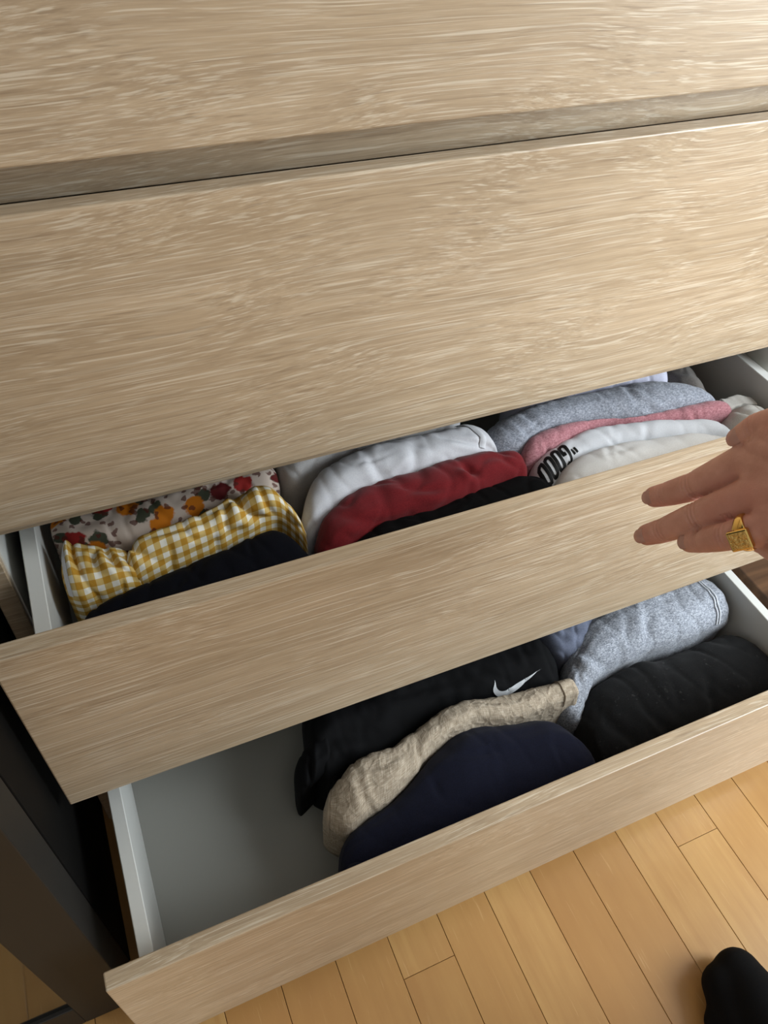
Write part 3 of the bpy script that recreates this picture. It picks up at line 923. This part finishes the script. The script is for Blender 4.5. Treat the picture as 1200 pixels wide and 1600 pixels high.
for f_ in (.35, .6):
    capsule_chain(bm, [(tuple(Vector(J['thumb'][2]).lerp(Vector(J['index'][3]), f_)), .0120), (tuple(Vector(J['thumb'][3]).lerp(wrist, f_)), .0180)])
capsule_chain(bm, [(tuple(wrist), .0225), (tuple(wrist.lerp(elbow, .35)), .0300), (tuple(wrist.lerp(elbow, .8)), .0400), (tuple(elbow), .0410)])
hand_me = fuse(bm, 0.0009, 12)
# knuckle creases and tendons
creases = []
for k in ('index', 'middle', 'ring', 'pinky', 'thumb'):
    js = [Vector(q) for q in J[k]]
    for j, dep in ((1, .0010), (2, .0014)):
        ax = (js[j + 1] - js[j - 1]).normalized()
        for off in (-.0030, 0.0, .0030):
            creases.append((js[j] + ax * off, ax, RAD[k][j], dep if off == 0 else dep * .6))
hand_me.update()
hv = [(v.co.copy(), v.normal.copy()) for v in hand_me.vertices]
out = []
for co, no in hv:
    p = co.copy()
    if co.z < 0.69:
        for c, ax, r, dep in creases:
            dv = co - c
            if dv.length_squared < (r * 1.5) ** 2:
                al = dv.dot(ax) + 0.0005 * math.sin(dv.length * 2200)
                p -= no * dep * math.exp(-(al / .0009) ** 2)
    out.extend(p)
hand_me.vertices.foreach_set('co', out)
hand_me.update()
hand = link('hand', hand_me, SKIN, person, True)
camdir = (Vector(cam.location) - Vector(J['middle'][1])).normalized()
def nail(k, wd, ln, shift, roll=0.0):
    js = [Vector(q) for q in J[k]]
    ax = (js[0] - js[1]).normalized()
    # back of the finger: away from the palm, away from the curl
    back = Vector((-0.62, -0.38, 0.69))
    back = (back - ax * back.dot(ax)).normalized()
    back = Matrix.Rotation(roll, 3, ax) @ back
    side = ax.cross(back)
    r = RAD[k][0]
    bm = bmesh.new()
    rows = []
    nu, nv = 10, 10
    for i in range(nu + 1):
        s_ = i / nu
        L_ = (s_ - 0.42) * ln
        wloc = wd * (1 - 0.35 * max(0, (s_ - .75) / .25) ** 2 - 0.25 * max(0, (.2 - s_) / .2) ** 2)
        row = []
        for j in range(nv + 1):
            a = (j / nv - .5) * wloc / r
            cz = r * 1.005 - 0.0090 * max(0, (s_ - .45)) ** 2
            row.append(bm.verts.new(js[0] + ax * (L_ + shift) + back * (math.cos(a) * cz) + side * (math.sin(a) * cz)))
        rows.append(row)
    for a_, b_ in zip(rows[:-1], rows[1:]):
        for j in range(nv): bm.faces.new((a_[j], a_[j + 1], b_[j + 1], b_[j]))
    bmesh.ops.solidify(bm, geom=bm.faces[:], thickness=0.0006)
    bmesh.ops.recalc_face_normals(bm, faces=bm.faces[:])
    return bm_obj('fingernail', bm, NAIL, hand, True)
nail('index', .0108, .0130, .0004)
nail('middle', .0114, .0138, .0004)
nail('ring', .0104, .0125, .0003)
nail('thumb', .0125, .0145, .0003, 0.3)
nail('pinky', .0095, .0105, .0005)

# the rest of the body stands outside the frame: bent over the drawers, the left arm raised to the phone
CHAR = fabric('charcoal_jersey', lin(58, 58, 62), lin(48, 48, 52))
DENIM = fabric('dark_trouser_cloth', lin(40, 42, 50), lin(30, 32, 40))
HAIR = plain('dark_hair', lin(34, 26, 20), 0.6, 0.3, (300, 0.4, 0.001))
bm = bmesh.new()
sh_r, sh_l = Vector((0.86, -0.57, 1.10)), Vector((0.50, -0.60, 1.14))
hip = Vector((0.74, -0.80, 0.88))
neck = Vector((0.68, -0.52, 1.20))
el_l, wr_l = Vector((0.29, -0.70, 0.96)), Vector((0.13, -0.56, 0.91))
capsule_chain(bm, [(tuple(elbow.lerp(wrist, .12)), .046), (tuple(elbow), .048), (tuple(elbow.lerp(sh_r, .5)), .054), (tuple(sh_r), .064)])
capsule_chain(bm, [(tuple(wr_l), .036), (tuple(el_l), .047), (tuple(el_l.lerp(sh_l, .5)), .054), (tuple(sh_l), .064)])
capsule_chain(bm, [(tuple(sh_l), .070), (tuple(neck + Vector((0, -.02, -.03))), .085), (tuple(sh_r), .070)])
for sx in (-.075, .075):
    capsule_chain(bm, [(tuple(neck + Vector((sx * 1.1, -.06, -.09))), .105), (tuple(neck.lerp(hip, .5) + Vector((sx, -.01, 0))), .108), (tuple(hip + Vector((sx, 0, 0.02))), .112)])
link('shirt', fuse(bm, .007, 8), CHAR, person, True)
bm = bmesh.new()
capsule_chain(bm, [(tuple(neck + Vector((0, 0, -.01))), .052), (tuple(neck + Vector((0, .035, .08))), .050)])
hc = neck + Vector((0, .075, .165))
capsule_chain(bm, [(tuple(hc + Vector((0, -.02, .02))), .076), (tuple(hc + Vector((0, .015, -.055))), .056)])
capsule_chain(bm, [(tuple(hc + Vector((0, .070, .0))), .010), (tuple(hc + Vector((0, .078, -.030))), .015)])
for sx in (-1, 1):
    capsule_chain(bm, [(tuple(hc + Vector((sx * .074, -.01, .01))), .016), (tuple(hc + Vector((sx * .070, -.008, -.03))), .012)])
head = link('head', fuse(bm, .004, 5), SKIN, person, True)
bm = bmesh.new()
capsule_chain(bm, [(tuple(hc + Vector((0, -.035, .035))), .076), (tuple(hc + Vector((0, -.055, -.03))), .060)])
link('hair', fuse(bm, .004, 3), HAIR, head, True)
bm = bmesh.new()                                    # left hand
pal = wr_l + Vector((.022, .050, .005))
capsule_chain(bm, [(tuple(wr_l), .026), (tuple(pal), .026)])
for k, (dx, ln) in enumerate(((-.026, .052), (-.009, .060), (.009, .056), (.026, .044))):
    b0 = pal + Vector((dx * .9, .012, .010))
    b1 = b0 + Vector((dx * .15, ln * .55, .012))
    capsule_chain(bm, [(tuple(b0), .0105), (tuple(b1), .0092), (tuple(b1 + Vector((0, ln * .25, -.022))), .0078)])
capsule_chain(bm, [(tuple(wr_l + Vector((.02, .02, 0))), .014), (tuple(pal + Vector((.045, -.005, -.012))), .011), (tuple(pal + Vector((.055, .022, -.016))), .009)])
link('hand', fuse(bm, .002, 4), SKIN, person, True)
# left foot and lower leg
bm = bmesh.new()
capsule_chain(bm, [((.578, -.407, .027), .0250), ((.572, -.440, .036), .0330), ((.560, -.500, .048), .0380), ((.550, -.560, .052), .0360)])
capsule_chain(bm, [((.557, -.410, .024), .0225), ((.546, -.455, .029), .0270), ((.544, -.520, .033), .0310), ((.546, -.585, .034), .0320)])
capsule_chain(bm, [((.534, -.436, .019), .0175), ((.530, -.480, .023), .0215), ((.536, -.560, .030), .0260)])
capsule_chain(bm, [((.550, -.560, .060), .0390), ((.550, -.585, .110), .0370), ((.552, -.595, .200), .0410)])
capsule_chain(bm, [((.547, -.600, .034), .0330), ((.549, -.592, .090), .0330)])
sock_me = fuse(bm, .0035, 16)
for v in sock_me.vertices: v.co.z = max(v.co.z, 0.0005)
link('sock', sock_me, F['black'], person, True)
bm = bmesh.new()                                    # the other foot, out of the frame
for z0, z1 in (((.830, -.500, .024), (.836, -.580, .036)), ((.858, -.510, .022), (.852, -.590, .034))):
    capsule_chain(bm, [(z0, .0225), (z1, .0330), ((.838, -.660, .040), .0330)])
capsule_chain(bm, [((.838, -.645, .050), .0370), ((.836, -.675, .110), .0370), ((.834, -.685, .200), .0410)])
sock2 = fuse(bm, .0035, 9)
for v in sock2.vertices: v.co.z = max(v.co.z, 0.0005)
link('sock', sock2, F['black'], person, True)
bm = bmesh.new()
capsule_chain(bm, [((.552, -.600, .190), .060), ((.565, -.640, .46), .068), ((.65, -.74, .80), .092), (tuple(hip + Vector((-.06, 0, 0))), .110)])
capsule_chain(bm, [((.834, -.687, .190), .060), ((.848, -.640, .46), .070), ((.835, -.73, .80), .096), (tuple(hip + Vector((.06, 0, 0))), .110)])
link('trousers', fuse(bm, .006, 6), DENIM, person, True)

# ------------------------------------------------------------------ gold signet ring
t = NT('polished_gold', 0.16, 0.5)
t.b.inputs['Metallic'].default_value = 1.0
t.color(lin(226, 190, 112))
GOLD = t.m
t = NT('engraved_gold', 0.26, 0.5)
t.b.inputs['Metallic'].default_value = 1.0
t.color(lin(214, 178, 108))
t.bump(t.noise(t.coord(), 650, 3, 0.6), 1.0, 0.0012)
GOLD2 = t.m
js = [Vector(q) for q in J['ring']]
rc = js[2].lerp(js[3], .42)
ax = (js[3] - js[2]).normalized()
rr = RAD['ring'][2] + .0016
face = Vector((-0.30, -0.62, 0.62))
face = (face - ax * face.dot(ax)).normalized()
side = ax.cross(face)
ringo = tag(empty('signet_ring', rc), 'square gold signet ring worn on the ring finger', 'ring')
bm = bmesh.new()
N, K = 48, 10
rows = []
for i in range(N):
    a = 2 * math.pi * i / N
    w_ = .0026 + .0026 * max(0, math.cos(a)) ** 2
    rad = side * math.sin(a) + face * math.cos(a)
    row = []
    for j in range(K):
        b = 2 * math.pi * j / K
        row.append(bm.verts.new(rc + rad * (rr + .0011 * math.cos(b)) + ax * (w_ * math.sin(b))))
    rows.append(row)
for i in range(N):
    for j in range(K):
        bm.faces.new((rows[i][j], rows[(i + 1) % N][j], rows[(i + 1) % N][(j + 1) % K], rows[i][(j + 1) % K]))
bm_obj('band', bm, GOLD, ringo, True)
bm = bmesh.new()
hx, hy, hz = .0066, .0068, .0024
box_bm(bm, (-hx, -hy, -hz), (hx, hy, hz), .0011, 2)
mt = Matrix((side, ax, face)).transposed().to_4x4()
bm.transform(Matrix.Translation(rc + face * (rr + .0018)) @ mt)
bezel = bm_obj('bezel', bm, GOLD, ringo)
bm = bmesh.new()
hx, hy = .0054, .0056
n = 16
gv = []
for i in range(n + 1):
    for j in range(n + 1):
        x, y = -hx + 2*hx*i/n, -hy + 2*hy*j/n
        edge = min(i, j, n - i, n - j)
        gv.append(bm.verts.new((x, y, 0.0 if edge == 0 else .0005 + .0011 * noise.noise(Vector((x * 800, y * 800, 3))))))
for i in range(n):
    for j in range(n):
        bm.faces.new((gv[i*(n+1)+j], gv[(i+1)*(n+1)+j], gv[(i+1)*(n+1)+j+1], gv[i*(n+1)+j+1]))
bm.transform(Matrix.Translation(rc + face * (rr + .0018 + hz)) @ mt)
bm_obj('engraved_face', bm, GOLD2, bezel, True)
